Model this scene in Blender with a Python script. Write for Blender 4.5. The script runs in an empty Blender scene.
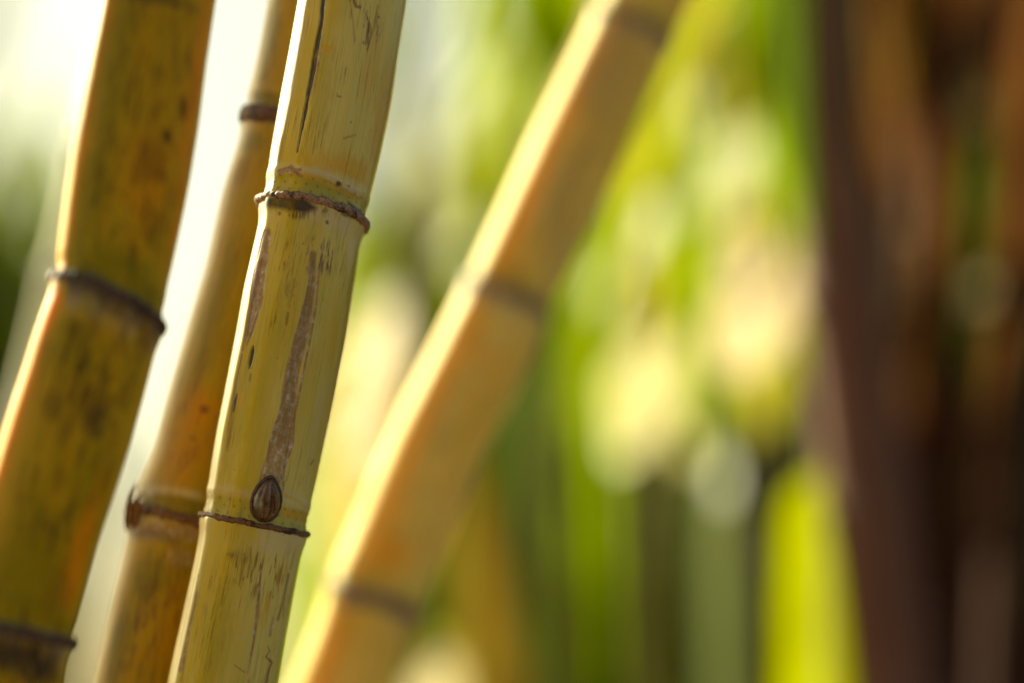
import bpy, math, random
import numpy as np
rng = np.random.default_rng(7)
random.seed(7)
C = bpy.context.scene.collection
R_ = math.radians

# ------------------------------------------------------------------ camera
CAMZ, PITCH, LENS = 0.9, R_(10.0), 85.0
FPX = 1024 * LENS / 36.0
CP = np.array([0.0, 0.0, CAMZ])
FW = np.array([0.0, math.cos(PITCH), math.sin(PITCH)])
UP = np.array([0.0, -math.sin(PITCH), math.cos(PITCH)])
RT = np.array([1.0, 0.0, 0.0])

def P(px, py, d):
    """world point seen at photo position (px,py) at depth d metres"""
    return CP + d * (FW + RT * (px - 512) / FPX - UP * (py - 341.5) / FPX)

def proj(p):
    q = p - CP
    d = q @ FW
    return np.stack([512 + FPX * (q @ RT) / d, 341.5 - FPX * (q @ UP) / d], -1)

cam = bpy.data.cameras.new('camera')
camo = bpy.data.objects.new('camera', cam); C.objects.link(camo)
camo.location = CP; camo.rotation_euler = (R_(90) + PITCH, 0, 0)
cam.lens = LENS; cam.sensor_width = 36; cam.clip_start = 0.02; cam.clip_end = 2000
cam.dof.use_dof = True; cam.dof.focus_distance = 0.852
cam.dof.aperture_fstop = 1.75; cam.dof.aperture_ratio = 1.22
bpy.context.scene.camera = camo

# ------------------------------------------------------------------ object helpers
def tag(o, label=None, cat=None, group=None, kind=None):
    if label: o['label'] = label
    if cat: o['category'] = cat
    if group: o['group'] = group
    if kind: o['kind'] = kind
    return o

def thing(name, label, cat, loc, group=None):
    o = bpy.data.objects.new(name, None); C.objects.link(o)
    o.location = loc; o.empty_display_size = 0.05
    o['_loc'] = [float(v) for v in loc]
    return tag(o, label, cat, group)

def root_loc(o):
    while o.parent: o = o.parent
    return np.array(o['_loc']) if '_loc' in o.keys() else np.zeros(3)

def mesh_obj(name, verts, faces, mat, parent=None, attrs=None, smooth=True):
    verts = np.asarray(verts, dtype=np.float64)
    if parent is not None: verts = verts - root_loc(parent)
    me = bpy.data.meshes.new(name)
    faces = np.asarray(faces, dtype=np.int32)
    k = faces.shape[1]
    me.vertices.add(len(verts)); me.vertices.foreach_set('co', verts.astype(np.float32).ravel())
    me.loops.add(faces.size); me.loops.foreach_set('vertex_index', faces.ravel())
    me.polygons.add(len(faces))
    me.polygons.foreach_set('loop_start', np.arange(len(faces), dtype=np.int32) * k)
    if smooth: me.polygons.foreach_set('use_smooth', np.ones(len(faces), dtype=bool))
    me.update(calc_edges=True); me.validate()
    for an, (typ, data) in (attrs or {}).items():
        a = me.attributes.new(an, typ, 'POINT')
        data = np.asarray(data, dtype=np.float32)
        a.data.foreach_set('color' if typ == 'FLOAT_COLOR' else 'vector', data.ravel())
    me.materials.append(mat)
    o = bpy.data.objects.new(name, me); C.objects.link(o)
    if parent is not None: o.parent = parent
    return o

def grid_faces(nr, nc, wrap=True):
    i = np.arange(nr - 1)[:, None]; j = np.arange(nc if wrap else nc - 1)[None, :]
    j2 = (j + 1) % nc
    a = i * nc + j; b = i * nc + j2; c = (i + 1) * nc + j2; d = (i + 1) * nc + j
    return np.stack([a, b, c, d], -1).reshape(-1, 4)

# ------------------------------------------------------------------ numpy noise
def vnoise(x, y, seed=0):
    xi = np.floor(x).astype(np.int64); yi = np.floor(y).astype(np.int64)
    fx = x - xi; fy = y - yi
    fx = fx * fx * (3 - 2 * fx); fy = fy * fy * (3 - 2 * fy)
    def h(a, b):
        v = np.sin(a * 127.1 + b * 311.7 + seed * 74.7) * 43758.5453
        return v - np.floor(v)
    return (h(xi, yi) * (1 - fx) + h(xi + 1, yi) * fx) * (1 - fy) + (h(xi, yi + 1) * (1 - fx) + h(xi + 1, yi + 1) * fx) * fy

def fbm(x, y, seed=0, o=4):
    r = 0; a = 0.5
    for k in range(o):
        r = r + a * vnoise(x * 2 ** k, y * 2 ** k, seed + k * 13); a *= 0.5
    return r / (1 - 0.5 ** o)

def sstep(a, b, x):
    t = np.clip((x - a) / (b - a), 0, 1); return t * t * (3 - 2 * t)

# ------------------------------------------------------------------ materials
class NT:
    def __init__(s, name):
        s.m = bpy.data.materials.new(name); s.m.use_nodes = True
        s.t = s.m.node_tree; s.t.nodes.clear()
        s.out = s.t.nodes.new('ShaderNodeOutputMaterial')
    def n(s, typ, **kw):
        nd = s.t.nodes.new(typ)
        for k, v in kw.items():
            if k.startswith('i_'):
                key = k[2:]
                key = int(key) if key.isdigit() else key.replace('_', ' ')
                nd.inputs[key].default_value = v
            else: setattr(nd, k, v)
        return nd
    def l(s, a, b): s.t.links.new(a, b)
    def noise(s, vec, scale, detail=3, rough=0.55, vs=None):
        if vs is not None:
            mp = s.n('ShaderNodeMapping'); mp.inputs['Scale'].default_value = vs
            s.l(vec, mp.inputs['Vector']); vec = mp.outputs[0]
        nz = s.n('ShaderNodeTexNoise'); nz.inputs['Scale'].default_value = scale
        nz.inputs['Detail'].default_value = detail; nz.inputs['Roughness'].default_value = rough
        s.l(vec, nz.inputs['Vector']); return nz.outputs['Fac']
    def ramp(s, fac, a, b, lo=0.0, hi=1.0):
        mr = s.n('ShaderNodeMapRange'); mr.interpolation_type = 'SMOOTHSTEP'
        mr.inputs['From Min'].default_value = a; mr.inputs['From Max'].default_value = b
        mr.inputs['To Min'].default_value = lo; mr.inputs['To Max'].default_value = hi
        s.l(fac, mr.inputs['Value']); return mr.outputs[0]
    def mix(s, fac, a, b):
        mx = s.n('ShaderNodeMix'); mx.data_type = 'RGBA'
        if isinstance(fac, float): mx.inputs[0].default_value = fac
        else: s.l(fac, mx.inputs[0])
        for v, k in ((a, 6), (b, 7)):
            if isinstance(v, tuple): mx.inputs[k].default_value = (*v, 1)
            else: s.l(v, mx.inputs[k])
        return mx.outputs[2]
    def math(s, op, a, b):
        m = s.n('ShaderNodeMath'); m.operation = op
        for v, k in ((a, 0), (b, 1)):
            if isinstance(v, (int, float)): m.inputs[k].default_value = v
            else: s.l(v, m.inputs[k])
        return m.outputs[0]

def cane_mat(name, base, pale, green, orange, brown=(0.16, 0.065, 0.022), sss=0.35, rough=0.36, bump=0.25,
             radius=(1.0, 0.45, 0.08), sss_scale=0.006, streak=1.0, coat=0.0, mott=0.55, spec=0.5):
    t = NT(name)
    co = t.n('ShaderNodeAttribute', attribute_name='coord').outputs['Vector']
    st = t.n('ShaderNodeAttribute', attribute_name='stain').outputs['Color']
    tn = t.n('ShaderNodeAttribute', attribute_name='tone').outputs['Color']
    s1 = t.n('ShaderNodeSeparateColor'); t.l(st, s1.inputs[0])
    s2 = t.n('ShaderNodeSeparateColor'); t.l(tn, s2.inputs[0])
    big = t.noise(co, 1, 3, 0.5, (45, 45, 14))
    fib = t.noise(co, 1, 4, 0.6, (900, 900, 16))
    fin = t.noise(co, 1, 4, 0.65, (2600, 2600, 110))
    blot = t.noise(co, 1, 5, 0.62, (260, 260, 90))
    col = t.mix(t.ramp(big, 0.35, 0.68), base, pale)
    col = t.mix(t.math('MULTIPLY', t.ramp(fib, 0.42, 0.72), 0.35 * streak), col, orange)
    col = t.mix(t.math('MULTIPLY', t.ramp(fib, 0.30, 0.52, 1.0, 0.0), 0.30 * streak), col, green)
    col = t.mix(t.math('MULTIPLY', s2.outputs[1], 0.9), col, green)
    col = t.mix(t.math('MULTIPLY', s2.outputs[0], 0.9), col, orange)
    fleck = t.noise(co, 1, 4, 0.6, (1700, 1700, 60)); region = t.noise(co, 1, 3, 0.6, (120, 120, 38))
    col = t.mix(t.math('MULTIPLY', t.math('MULTIPLY', t.ramp(fleck, 0.52, 0.66), t.ramp(region, 0.43, 0.62)), mott), col, brown)
    # sparse pin-prick specks
    spk = t.noise(co, 1, 2, 0.5, (700, 700, 420))
    col = t.mix(t.ramp(spk, 0.73, 0.80, 0.0, 0.75), col, brown)
    col = t.mix(t.math('MULTIPLY', s1.outputs[2], t.ramp(blot, 0.25, 0.6, 0.45, 1.0)), col, (0.60, 0.52, 0.40))
    # lavender-brown cork
    pit = t.noise(co, 1, 3, 0.6, (620, 620, 420))
    cork = t.mix(t.ramp(pit, 0.42, 0.60), (0.33, 0.19, 0.09), (0.44, 0.33, 0.29))
    cork = t.mix(t.ramp(pit, 0.60, 0.68), cork, (0.62, 0.55, 0.52))
    col = t.mix(t.math('MULTIPLY', s2.outputs[2], t.ramp(blot, 0.2, 0.5, 0.6, 1.0)), col, cork)
    brk = t.math('ADD', t.ramp(fin, 0.36, 0.62), t.ramp(s1.outputs[0], 0.75, 1.0, 0.0, 1.0))
    brk = t.n('ShaderNodeClamp'); 
    brm = t.math('MULTIPLY', s1.outputs[0], t.ramp(fin, 0.34, 0.60, 0.25, 1.0))
    col = t.mix(brm, col, brown)
    col = t.mix(t.math('MULTIPLY', s1.outputs[1], t.ramp(blot, 0.3, 0.5, 0.75, 1.0)), col, (0.018, 0.016, 0.022))
    b = t.n('ShaderNodeBsdfPrincipled')
    t.l(col, b.inputs['Base Color'])
    b.inputs['Subsurface Weight'].default_value = sss
    b.inputs['Subsurface Radius'].default_value = radius
    b.inputs['Subsurface Scale'].default_value = sss_scale
    b.inputs['IOR'].default_value = 1.45; b.inputs['Specular IOR Level'].default_value = spec
    b.inputs['Coat Weight'].default_value = coat; b.inputs['Coat Roughness'].default_value = 0.22
    mx = t.math('MAXIMUM', s1.outputs[0], s2.outputs[2])
    t.l(t.math('ADD', t.ramp(mx, 0.1, 0.9, rough, 0.62), t.math('MULTIPLY', blot, 0.12)), b.inputs['Roughness'])
    h = t.math('ADD', t.math('MULTIPLY', fib, 0.5), t.math('MULTIPLY', t.math('MULTIPLY', fin, 0.35), 1.0))
    h = t.math('ADD', h, t.math('MULTIPLY', t.math('MULTIPLY', pit, mx), 2.2))
    bp = t.n('ShaderNodeBump'); bp.inputs['Strength'].default_value = bump
    bp.inputs['Distance'].default_value = 0.0004
    t.l(h, bp.inputs['Height']); t.l(bp.outputs[0], b.inputs['Normal'])
    t.l(b.outputs[0], t.out.inputs['Surface'])
    return t.m

def bark_mat(name, a, bcol, rough=0.7, scale=1500, bump=0.6, sss=0.0, blotch=None):
    t = NT(name)
    tc = t.n('ShaderNodeTexCoord').outputs['Object']
    n1 = t.noise(tc, scale, 5, 0.65)
    n2 = t.noise(tc, scale * 0.22, 3, 0.5)
    col = t.mix(t.ramp(n1, 0.35, 0.65), a, bcol)
    if blotch: col = t.mix(t.ramp(n2, 0.52, 0.66), col, blotch)
    b = t.n('ShaderNodeBsdfPrincipled'); t.l(col, b.inputs['Base Color'])
    b.inputs['Roughness'].default_value = rough
    if sss: b.inputs['Subsurface Weight'].default_value = sss; b.inputs['Subsurface Scale'].default_value = 0.003
    bp = t.n('ShaderNodeBump'); bp.inputs['Strength'].default_value = bump; bp.inputs['Distance'].default_value = 0.0006
    t.l(n1, bp.inputs['Height']); t.l(bp.outputs[0], b.inputs['Normal'])
    t.l(b.outputs[0], t.out.inputs['Surface'])
    return t.m

def leaf_mat(name, refl, trans, k=0.5, rough=0.45, tint=None):
    t = NT(name)
    co = t.n('ShaderNodeAttribute', attribute_name='coord').outputs['Vector']
    sx = t.n('ShaderNodeSeparateXYZ'); t.l(co, sx.inputs[0])
    nz = t.noise(co, 1, 3, 0.5, (30, 1.2, 40)); vein = t.noise(co, 1, 2, 0.5, (160, 0.6, 7))
    var = t.ramp(nz, 0.3, 0.7, 0.62, 1.25)
    rib = t.ramp(t.math('ABSOLUTE', sx.outputs[0], 0), 0.03, 0.09, 1.0, 0.0)
    def shade(c, amt):
        h = t.n('ShaderNodeHueSaturation'); h.inputs['Color'].default_value = (*c, 1)
        t.l(t.math('MULTIPLY', var, t.ramp(vein, 0.3, 0.7, 0.85, 1.1)), h.inputs['Value'])
        t.l(t.ramp(nz, 0.3, 0.7, 0.488, 0.508), h.inputs['Hue'])
        return t.mix(t.math('MULTIPLY', rib, amt), h.outputs[0], (0.42, 0.42, 0.20))
    b = t.n('ShaderNodeBsdfPrincipled'); t.l(shade(refl, 0.6), b.inputs['Base Color'])
    b.inputs['Roughness'].default_value = rough
    b.inputs['Specular IOR Level'].default_value = 0.5 if tint else 0.12
    if tint: b.inputs['Specular Tint'].default_value = (*tint, 1)
    tr = t.n('ShaderNodeBsdfTranslucent'); t.l(shade(trans, 0.3), tr.inputs['Color'])
    mx = t.n('ShaderNodeMixShader'); mx.inputs[0].default_value = k
    t.l(b.outputs[0], mx.inputs[1]); t.l(tr.outputs[0], mx.inputs[2])
    t.l(mx.outputs[0], t.out.inputs['Surface'])
    return t.m

M = {}
M['focus'] = cane_mat('cane_rind_yellow', (0.55, 0.44, 0.05), (0.70, 0.61, 0.20), (0.33, 0.30, 0.02), (0.66, 0.36, 0.03), sss=0.12, sss_scale=0.004, rough=0.32, coat=0.6)
M['amber'] = cane_mat('cane_rind_amber', (0.54, 0.33, 0.008), (0.58, 0.38, 0.018), (0.34, 0.25, 0.005), (0.85, 0.31, 0.008), sss=0.85, sss_scale=0.016, rough=0.45, radius=(1.0, 0.33, 0.03), brown=(0.075, 0.028, 0.008), mott=1.0, spec=0.25)
M['olive'] = cane_mat('cane_rind_olive', (0.37, 0.24, 0.012), (0.42, 0.29, 0.025), (0.17, 0.15, 0.008), (0.55, 0.22, 0.008), sss=0.3, mott=0.9)
M['honey'] = cane_mat('cane_rind_honey', (0.86, 0.64, 0.15), (0.90, 0.72, 0.24), (0.76, 0.54, 0.10), (0.90, 0.42, 0.03), sss=0.7, sss_scale=0.016, rough=0.55, radius=(1.0, 0.52, 0.09), spec=0.2)
M['pale'] = cane_mat('cane_rind_pale', (0.55, 0.55, 0.30), (0.65, 0.64, 0.40), (0.45, 0.48, 0.22), (0.6, 0.52, 0.25), sss=0.2)
M['purple'] = cane_mat('cane_rind_purple', (0.15, 0.065, 0.05), (0.21, 0.10, 0.075), (0.07, 0.04, 0.03), (0.13, 0.06, 0.03), sss=0.05, rough=0.6, spec=0.15)
M['dark'] = cane_mat('cane_rind_dark', (0.032, 0.012, 0.009), (0.05, 0.018, 0.012), (0.02, 0.012, 0.01), (0.06, 0.02, 0.01), sss=0.0, rough=0.75, spec=0.08)
M['green_cane'] = cane_mat('cane_rind_green', (0.20, 0.24, 0.03), (0.30, 0.32, 0.06), (0.10, 0.15, 0.02), (0.35, 0.25, 0.03), sss=0.2)
M['scar'] = bark_mat('leaf_scar_cork', (0.19, 0.085, 0.05), (0.42, 0.28, 0.22), 0.65, 1100, 0.7, blotch=(0.05, 0.025, 0.02))
M['scar_dark'] = bark_mat('leaf_scar_dark', (0.045, 0.02, 0.014), (0.15, 0.075, 0.055), 0.7, 700, 0.7, blotch=(0.02, 0.01, 0.008))
M['scar_brown'] = bark_mat('leaf_scar_brown', (0.10, 0.035, 0.018), (0.24, 0.11, 0.06), 0.6, 1100, 0.7, blotch=(0.04, 0.015, 0.01))
M['bud'] = bark_mat('bud_scale', (0.06, 0.032, 0.022), (0.19, 0.095, 0.05), 0.22, 420, 0.35, blotch=(0.24, 0.26, 0.22))  # grey-green patches put the bud's highlight into its colour
M['bud_edge'] = bark_mat('bud_edge', (0.035, 0.016, 0.012), (0.11, 0.055, 0.04), 0.5, 900, 0.6)
M['soil'] = bark_mat('soil', (0.05, 0.032, 0.02), (0.12, 0.08, 0.05), 0.95, 6, 0.8)
M['trunk'] = bark_mat('bark', (0.06, 0.045, 0.03), (0.14, 0.10, 0.07), 0.9, 40, 0.8)
M['straw'] = leaf_mat('dry_leaf_straw', (0.42, 0.31, 0.12), (0.50, 0.34, 0.10), 0.45, 0.5)
M['cream'] = leaf_mat('dry_leaf_cream', (0.50, 0.42, 0.22), (0.58, 0.45, 0.18), 0.45, 0.5)
M['gold'] = leaf_mat('leaf_gold', (0.20, 0.19, 0.02), (0.40, 0.36, 0.03), 0.55)
M['lime'] = leaf_mat('leaf_lime', (0.085, 0.125, 0.004), (0.24, 0.30, 0.002), 0.6)
M['vivid'] = leaf_mat('leaf_vivid_yellow_green', (0.10, 0.125, 0.004), (0.24, 0.26, 0.002), 0.6)
M['green'] = leaf_mat('leaf_green', (0.075, 0.12, 0.004), (0.20, 0.29, 0.002), 0.55)
M['deep'] = leaf_mat('leaf_deep_green', (0.025, 0.05, 0.004), (0.06, 0.11, 0.002), 0.45)
M['sage'] = leaf_mat('leaf_grey_green', (0.14, 0.165, 0.07), (0.15, 0.18, 0.06), 0.4)
M['brown'] = leaf_mat('dry_leaf_brown', (0.13, 0.045, 0.018), (0.17, 0.055, 0.012), 0.35, 0.7)
M['ochre'] = leaf_mat('dry_leaf_ochre', (0.20, 0.11, 0.015), (0.25, 0.13, 0.012), 0.4, 0.6)
M['black'] = leaf_mat('dry_leaf_dark', (0.014, 0.007, 0.005), (0.014, 0.007, 0.003), 0.2, 0.8)

# ------------------------------------------------------------------ foreground stalks
def gsmooth(a, sig):
    k = int(sig * 3) + 1
    x = np.arange(-k, k + 1); w = np.exp(-x * x / (2 * sig * sig)); w /= w.sum()
    pad = np.concatenate([2 * a[0] - a[k:0:-1], a, 2 * a[-1] - a[-2:-k - 2:-1]])
    return np.convolve(pad, w, 'valid')

class Stalk:
    """rows: (photo y, centre x, half width) of the visible stretch; depth = (d_top, d_bottom)."""
    def __init__(s, rows, depth, dtop=0.0, ext_up=1.1, lean_fix=0.0):
        rows = np.array(rows, float)
        ys = np.linspace(-60, 745, 240)
        k0 = (rows[1, 1] - rows[0, 1]) / (rows[1, 0] - rows[0, 0]); k1 = (rows[-1, 1] - rows[-2, 1]) / (rows[-1, 0] - rows[-2, 0])
        cx = np.interp(ys, rows[:, 0], rows[:, 1]); hw = np.interp(ys, rows[:, 0], rows[:, 2])
        m = ys < rows[0, 0]; cx[m] = rows[0, 1] + (ys[m] - rows[0, 0]) * k0
        m = ys > rows[-1, 0]; cx[m] = rows[-1, 1] + (ys[m] - rows[-1, 0]) * k1
        slope = np.gradient(gsmooth(cx, 12), ys); cosl = 1 / np.sqrt(1 + slope ** 2)
        D = np.interp(ys, [0, 683], depth)
        c = np.array([P(x, y, d) for x, y, d in zip(cx, ys, D)])
        r = hw * cosl * D / FPX
        # continue down to the soil and up to the leafy top, straightening slowly
        def extend(p0, d0, r0, length, sgn, stop=None):
            pts, rs = [], []; p = p0.copy(); d = d0 / np.linalg.norm(d0); L = 0
            while L < length:
                tgt = np.array([0, 0, sgn]); d = d + 0.010 * (tgt - d) ; d /= np.linalg.norm(d)
                p = p + d * 0.01; L += 0.01
                pts.append(p.copy()); rs.append(r0)
                if stop is not None and p[2] < stop: break
            return np.array(pts), np.array(rs)
        up_p, up_r = extend(c[0], c[0] - c[12], r[0], ext_up, 1)
        up_r = up_r * np.linspace(1, 0.62, len(up_r))
        dn_p, dn_r = extend(c[-1], c[-1] - c[-13], r[-1], 9, -1, -0.03)
        c = np.concatenate([up_p[::-1], c, dn_p]); r = np.concatenate([up_r[::-1], r, dn_r])
        seg = np.linalg.norm(np.diff(c, axis=0), axis=1); L = np.concatenate([[0], np.cumsum(seg)])
        s.step = 0.0005
        S = np.arange(0, L[-1], s.step)
        s.S = S
        s.C = np.stack([gsmooth(np.interp(S, L, c[:, k]), 9) for k in range(3)], -1)
        s.R = gsmooth(np.interp(S, L, r), 8)
        T = np.gradient(np.stack([gsmooth(s.C[:, k], 14) for k in range(3)], -1), axis=0); s.T = T / np.linalg.norm(T, axis=1)[:, None]  # points DOWN
        F = np.array([0, -1.0, 0]) - s.T * (s.T @ np.array([0, -1.0, 0]))[:, None]; s.F = F / np.linalg.norm(F, axis=1)[:, None]
        s.N = np.cross(s.F, s.T); s.N *= np.sign(s.N[:, 0])[:, None]
        s.px = proj(s.C)
        s.nodes = []
    def s_at(s, x, y):
        """arclength where the ring through photo point (x,y) on the front sits"""
        ph = np.linspace(-1.35, 1.35, 41)
        idx = np.arange(0, len(s.S), 4)
        pos = s.C[idx][:, None] + s.R[idx][:, None, None] * (np.sin(ph)[None, :, None] * s.N[idx][:, None] + np.cos(ph)[None, :, None] * s.F[idx][:, None])
        q = proj(pos.reshape(-1, 3)).reshape(len(idx), 41, 2)
        d = (q[..., 0] - x) ** 2 + (q[..., 1] - y) ** 2
        i, j = np.unravel_index(np.argmin(d), d.shape)
        return s.S[idx[i]], ph[j]
    def surf_pts(s, pts):
        out = []
        for x, y in pts:
            a, b = s.s_at(x, y); out.append((b * s.R[int(a / s.step)], a))
        return np.array(out)
    def at(s, ss, arr):
        x = np.clip(ss / s.step, 0, len(s.S) - 1.001); i = x.astype(int); f = (x - i)
        if arr.ndim > 1: f = f[:, None]
        return arr[i] * (1 - f) + arr[i + 1] * f

def seg_dist(A, Sv, p, q):
    d = q - p; L2 = max(d @ d, 1e-12)
    t = np.clip(((A - p[0]) * d[0] + (Sv - p[1]) * d[1]) / L2, 0, 1)
    return np.hypot(A - p[0] - t * d[0], Sv - p[1] - t * d[1]), t

PXM = 0.852 / FPX     # metres per photo pixel at the focused stalk

def build_stalk(st, name, label, nodes, mat, feats, fine, cat='sugarcane', ringk=0.35, ridge=0.0011, scar_mats=None, seed=0, band=0.0095, leaves=6, leaf_seed=0, group='upright sugarcane stalks in the foreground'):
    """nodes: list of dict(x,y,ca,sa,bud) in photo coords."""
    base = st.C[-1].copy(); base[2] = 0
    root = thing(name, label, cat, base, group)
    nd = []
    for n in nodes:
        a, _ = st.s_at(n['x'], n['y']); nd.append((a, n))
    nd.sort(key=lambda k: k[0])
    # nodes above and below the picture
    s_ = nd[0][0]; extra = []
    i_ = 0
    while s_ > 0.16:
        s_ -= 0.118 + 0.006 * math.sin(seed + i_ * 2.1); i_ += 1
        if s_ > 0.03: extra.append((s_, dict(out=True)))
    s_ = nd[-1][0]
    while s_ < st.S[-1] - 0.06:
        s_ += 0.112 - 0.004 * i_ * 0.5 + 0.006 * math.sin(seed + i_ * 1.7); i_ += 1
        if s_ < st.S[-1] - 0.02: extra.append((s_, dict(out=True)))
    nd = sorted(nd + extra, key=lambda k: k[0])
    sn = np.array([k[0] for k in nd])
    ca = np.array([k[1].get('ca', 0) for k in nd]); sa = np.array([k[1].get('sa', 0) for k in nd])
    vis0 = st.s_at(*st.px[np.argmin(abs(st.px[:, 1] + 25))])[0]; vis1 = st.s_at(*st.px[np.argmin(abs(st.px[:, 1] - 705))])[0]
    # prepared stain features in surface coordinates
    F = []
    for f in feats:
        kind, ch, pts, w, soft, k = f[:6]
        sp = st.surf_pts([p[:2] for p in pts])
        phf = sp[:, 0] / np.interp(sp[:, 1], st.S, st.R)
        sp[:, 1] += (np.interp(sp[:, 1], sn, ca) * np.cos(phf) + np.interp(sp[:, 1], sn, sa) * np.sin(phf)) * PXM
        F.append((kind, ch, sp, [p[2] if len(p) > 2 else w for p in pts], soft, k, f[6] if len(f) > 6 else 0.0))
    def rings(s0, s1):
        out = [s0]; s = s0
        while s < s1 - 1e-6:
            inv = vis0 < s < vis1
            st_ = fine if inv else 0.004
            near = np.min(abs(sn - s))
            if near < 0.012: st_ = min(st_, 0.0008)
            s = min(s + st_, s1); out.append(s)
        return np.array(out)
    def angles(nf, nb):
        f = np.arcsin(np.linspace(-1, 1, nf)) * 0.55 + np.linspace(-np.pi / 2, np.pi / 2, nf) * 0.45
        b = np.linspace(np.pi / 2, 3 * np.pi / 2, nb + 2)[1:-1]
        return np.concatenate([f, b])
    def make(part, s0, s1, m, scarlist=()):
        ss = rings(s0, s1)
        inv = s1 > vis0 and s0 < vis1
        ph = angles(int(min(300, 0.055 / fine)) if inv else 28, 60 if inv else 20)
        SS, PH = np.meshgrid(ss, ph, indexing='ij'); SSf, PHf = SS.ravel(), PH.ravel()
        r = st.at(SSf, st.R); c = st.at(SSf, st.C); T = st.at(SSf, st.T); N = st.at(SSf, st.N); Fv = st.at(SSf, st.F)
        phw = (PHf + np.pi) % (2 * np.pi) - np.pi
        A = phw * r
        # radius profile about the nodes
        near = sn[np.argmin(abs(SSf[:, None] - sn[None, :]), axis=1)] if len(sn) else SSf * 0 + 99
        h = near - SSf     # >0 above the scar
        dr = 0.0009 * np.exp(-((h + 0.0015) / 0.004) ** 2) * (h < 0) + 0.0003 * np.exp(-(h / 0.004) ** 2) * (h >= 0)
        dr = dr + (0.0001 + ringk * 0.0006) * np.exp(-((h - band) / 0.0016) ** 2) - 0.0004 * np.exp(-((h - band * 0.45) / 0.003) ** 2)
        dr = dr + (fbm(A * 60 + 9, SSf * 22, seed) - 0.5) * 0.0007 + (fbm(A * 350 + 9, SSf * 40, seed + 5) - 0.5) * 0.00016
        dr = dr + ridge * np.exp(-((phw + 0.79 + 0.10 * (vnoise(SSf * 14, SSf * 0, seed) - 0.5)) / 0.17) ** 2) * (0.75 + 0.5 * vnoise(SSf * 25, SSf * 0, seed + 2))
        stain = np.zeros((len(SSf), 4)); tone = np.zeros((len(SSf), 4)); stain[:, 3] = tone[:, 3] = 1
        wob = (fbm(A * 900 + 3, SSf * 260, seed + 3, 3) - 0.5)
        # generic: wax bloom and dark mottle under each scar, olive root band, faint cork runs all round
        below = -h
        n1 = fbm(A * 420 + 5, SSf * 110, seed + 8); n2 = fbm(A * 160, SSf * 60, seed + 21)
        stain[:, 2] = np.maximum(stain[:, 2], 0.55 * sstep(0.014, 0.001, below) * (below > 0) * sstep(0.3, 0.6, n2))
        tone[:, 1] = np.maximum(tone[:, 1], 0.85 * sstep(0.0, 0.001, h) * sstep(band * 0.95, band * 0.7, h) * (0.55 + 0.45 * sstep(0.35, 0.6, n2)))
        stain[:, 2] = np.maximum(stain[:, 2], ringk * np.exp(-((h - band) / 0.0016) ** 2))
        # root primordia: rows of tiny dark dots in the band
        dots = np.zeros(len(SSf))
        for row_, hh in enumerate((0.25, 0.5, 0.75)):
            cell = A / 0.0042 + 0.5 * row_
            da = (cell - np.round(cell)) * 0.0042; dh = h - band * hh + 0.0004 * np.sin(np.round(cell) * 3.1)
            dots = np.maximum(dots, sstep(0.00065, 0.0003, np.hypot(da, dh)))
        on = (h > 0.001) & (h < band * 0.9)
        stain[:, 0] = np.maximum(stain[:, 0], 0.6 * dots * on); dr = dr + 0.00018 * dots * on
        back = (abs(phw) > 1.75)
        stain[:, 0] = np.maximum(stain[:, 0], 0.7 * back * sstep(0.62, 0.74, fbm(A * 300, SSf * 30, seed + 31)))
        for kind, ch, pts, ws, soft, k, drk in F:
            mg = max(max(ws), soft) * PXM * 2; smin, smax = pts[:, 1].min() - mg, pts[:, 1].max() + mg
            sel = np.where((SSf > smin) & (SSf < smax) & (abs(phw) < 1.7))[0]
            if not len(sel): continue
            a_, s_v = A[sel], SSf[sel]
            if kind == 'line':
                best = np.full(len(sel), -9.0)
                for i in range(len(pts) - 1):
                    d, t = seg_dist(a_, s_v, pts[i], pts[i + 1])
                    w = (ws[i] * (1 - t) + ws[i + 1] * t) * PXM
                    best = np.maximum(best, (w - d + wob[sel] * PXM * 2.0 * min(1, max(ws) / 3)) / (soft * PXM))
                mk = np.clip(best + 0.5, 0, 1)
            elif kind == 'blob':
                rx, ry = ws[0] * PXM, soft * PXM
                d = np.hypot((a_ - pts[0, 0]) / rx, (s_v - pts[0, 1]) / ry)
                mk = sstep(1.15, 0.35, d + wob[sel] * 0.9)
            elif kind == 'streaks':   # blob broken into vertical fibres
                rx, ry = ws[0] * PXM, soft * PXM
                d = np.hypot((a_ - pts[0, 0]) / rx, (s_v - pts[0, 1]) / ry)
                fb = fbm(a_ * 1500 + 7, s_v * 130, seed + 41, 3)
                mk = sstep(1.15, 0.4, d) * sstep(0.50, 0.62, fb) * sstep(0.38, 0.60, fbm(a_ * 520 + 2, s_v * 190, seed + 47, 3))
            tgt, cidx = (stain, 'bkw'.index(ch)) if ch in 'bkw' else (tone, 'ogp'.index(ch))
            tgt[sel, cidx] = np.maximum(tgt[sel, cidx], mk * k)
            dr[sel] += drk * mk
        ang_sk = st_interp = np.interp(SSf, sn, ca) * np.cos(phw) + np.interp(SSf, sn, sa) * np.sin(phw)
        w_sk = np.ones(len(SSf))
        v = c + (r + dr)[:, None] * (np.sin(PHf)[:, None] * N + np.cos(PHf)[:, None] * Fv) - T * (ang_sk * PXM * w_sk)[:, None]
        coord = np.stack([r * np.cos(PHf) + seed * 0.3, r * np.sin(PHf), SSf], -1)
        o = mesh_obj(part, v, grid_faces(len(ss), len(ph)), m, root,
                     dict(coord=('FLOAT_VECTOR', coord), stain=('FLOAT_COLOR', stain), tone=('FLOAT_COLOR', tone)))
        return o
    bounds = [0.0] + list(sn) + [st.S[-1]]
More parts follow.
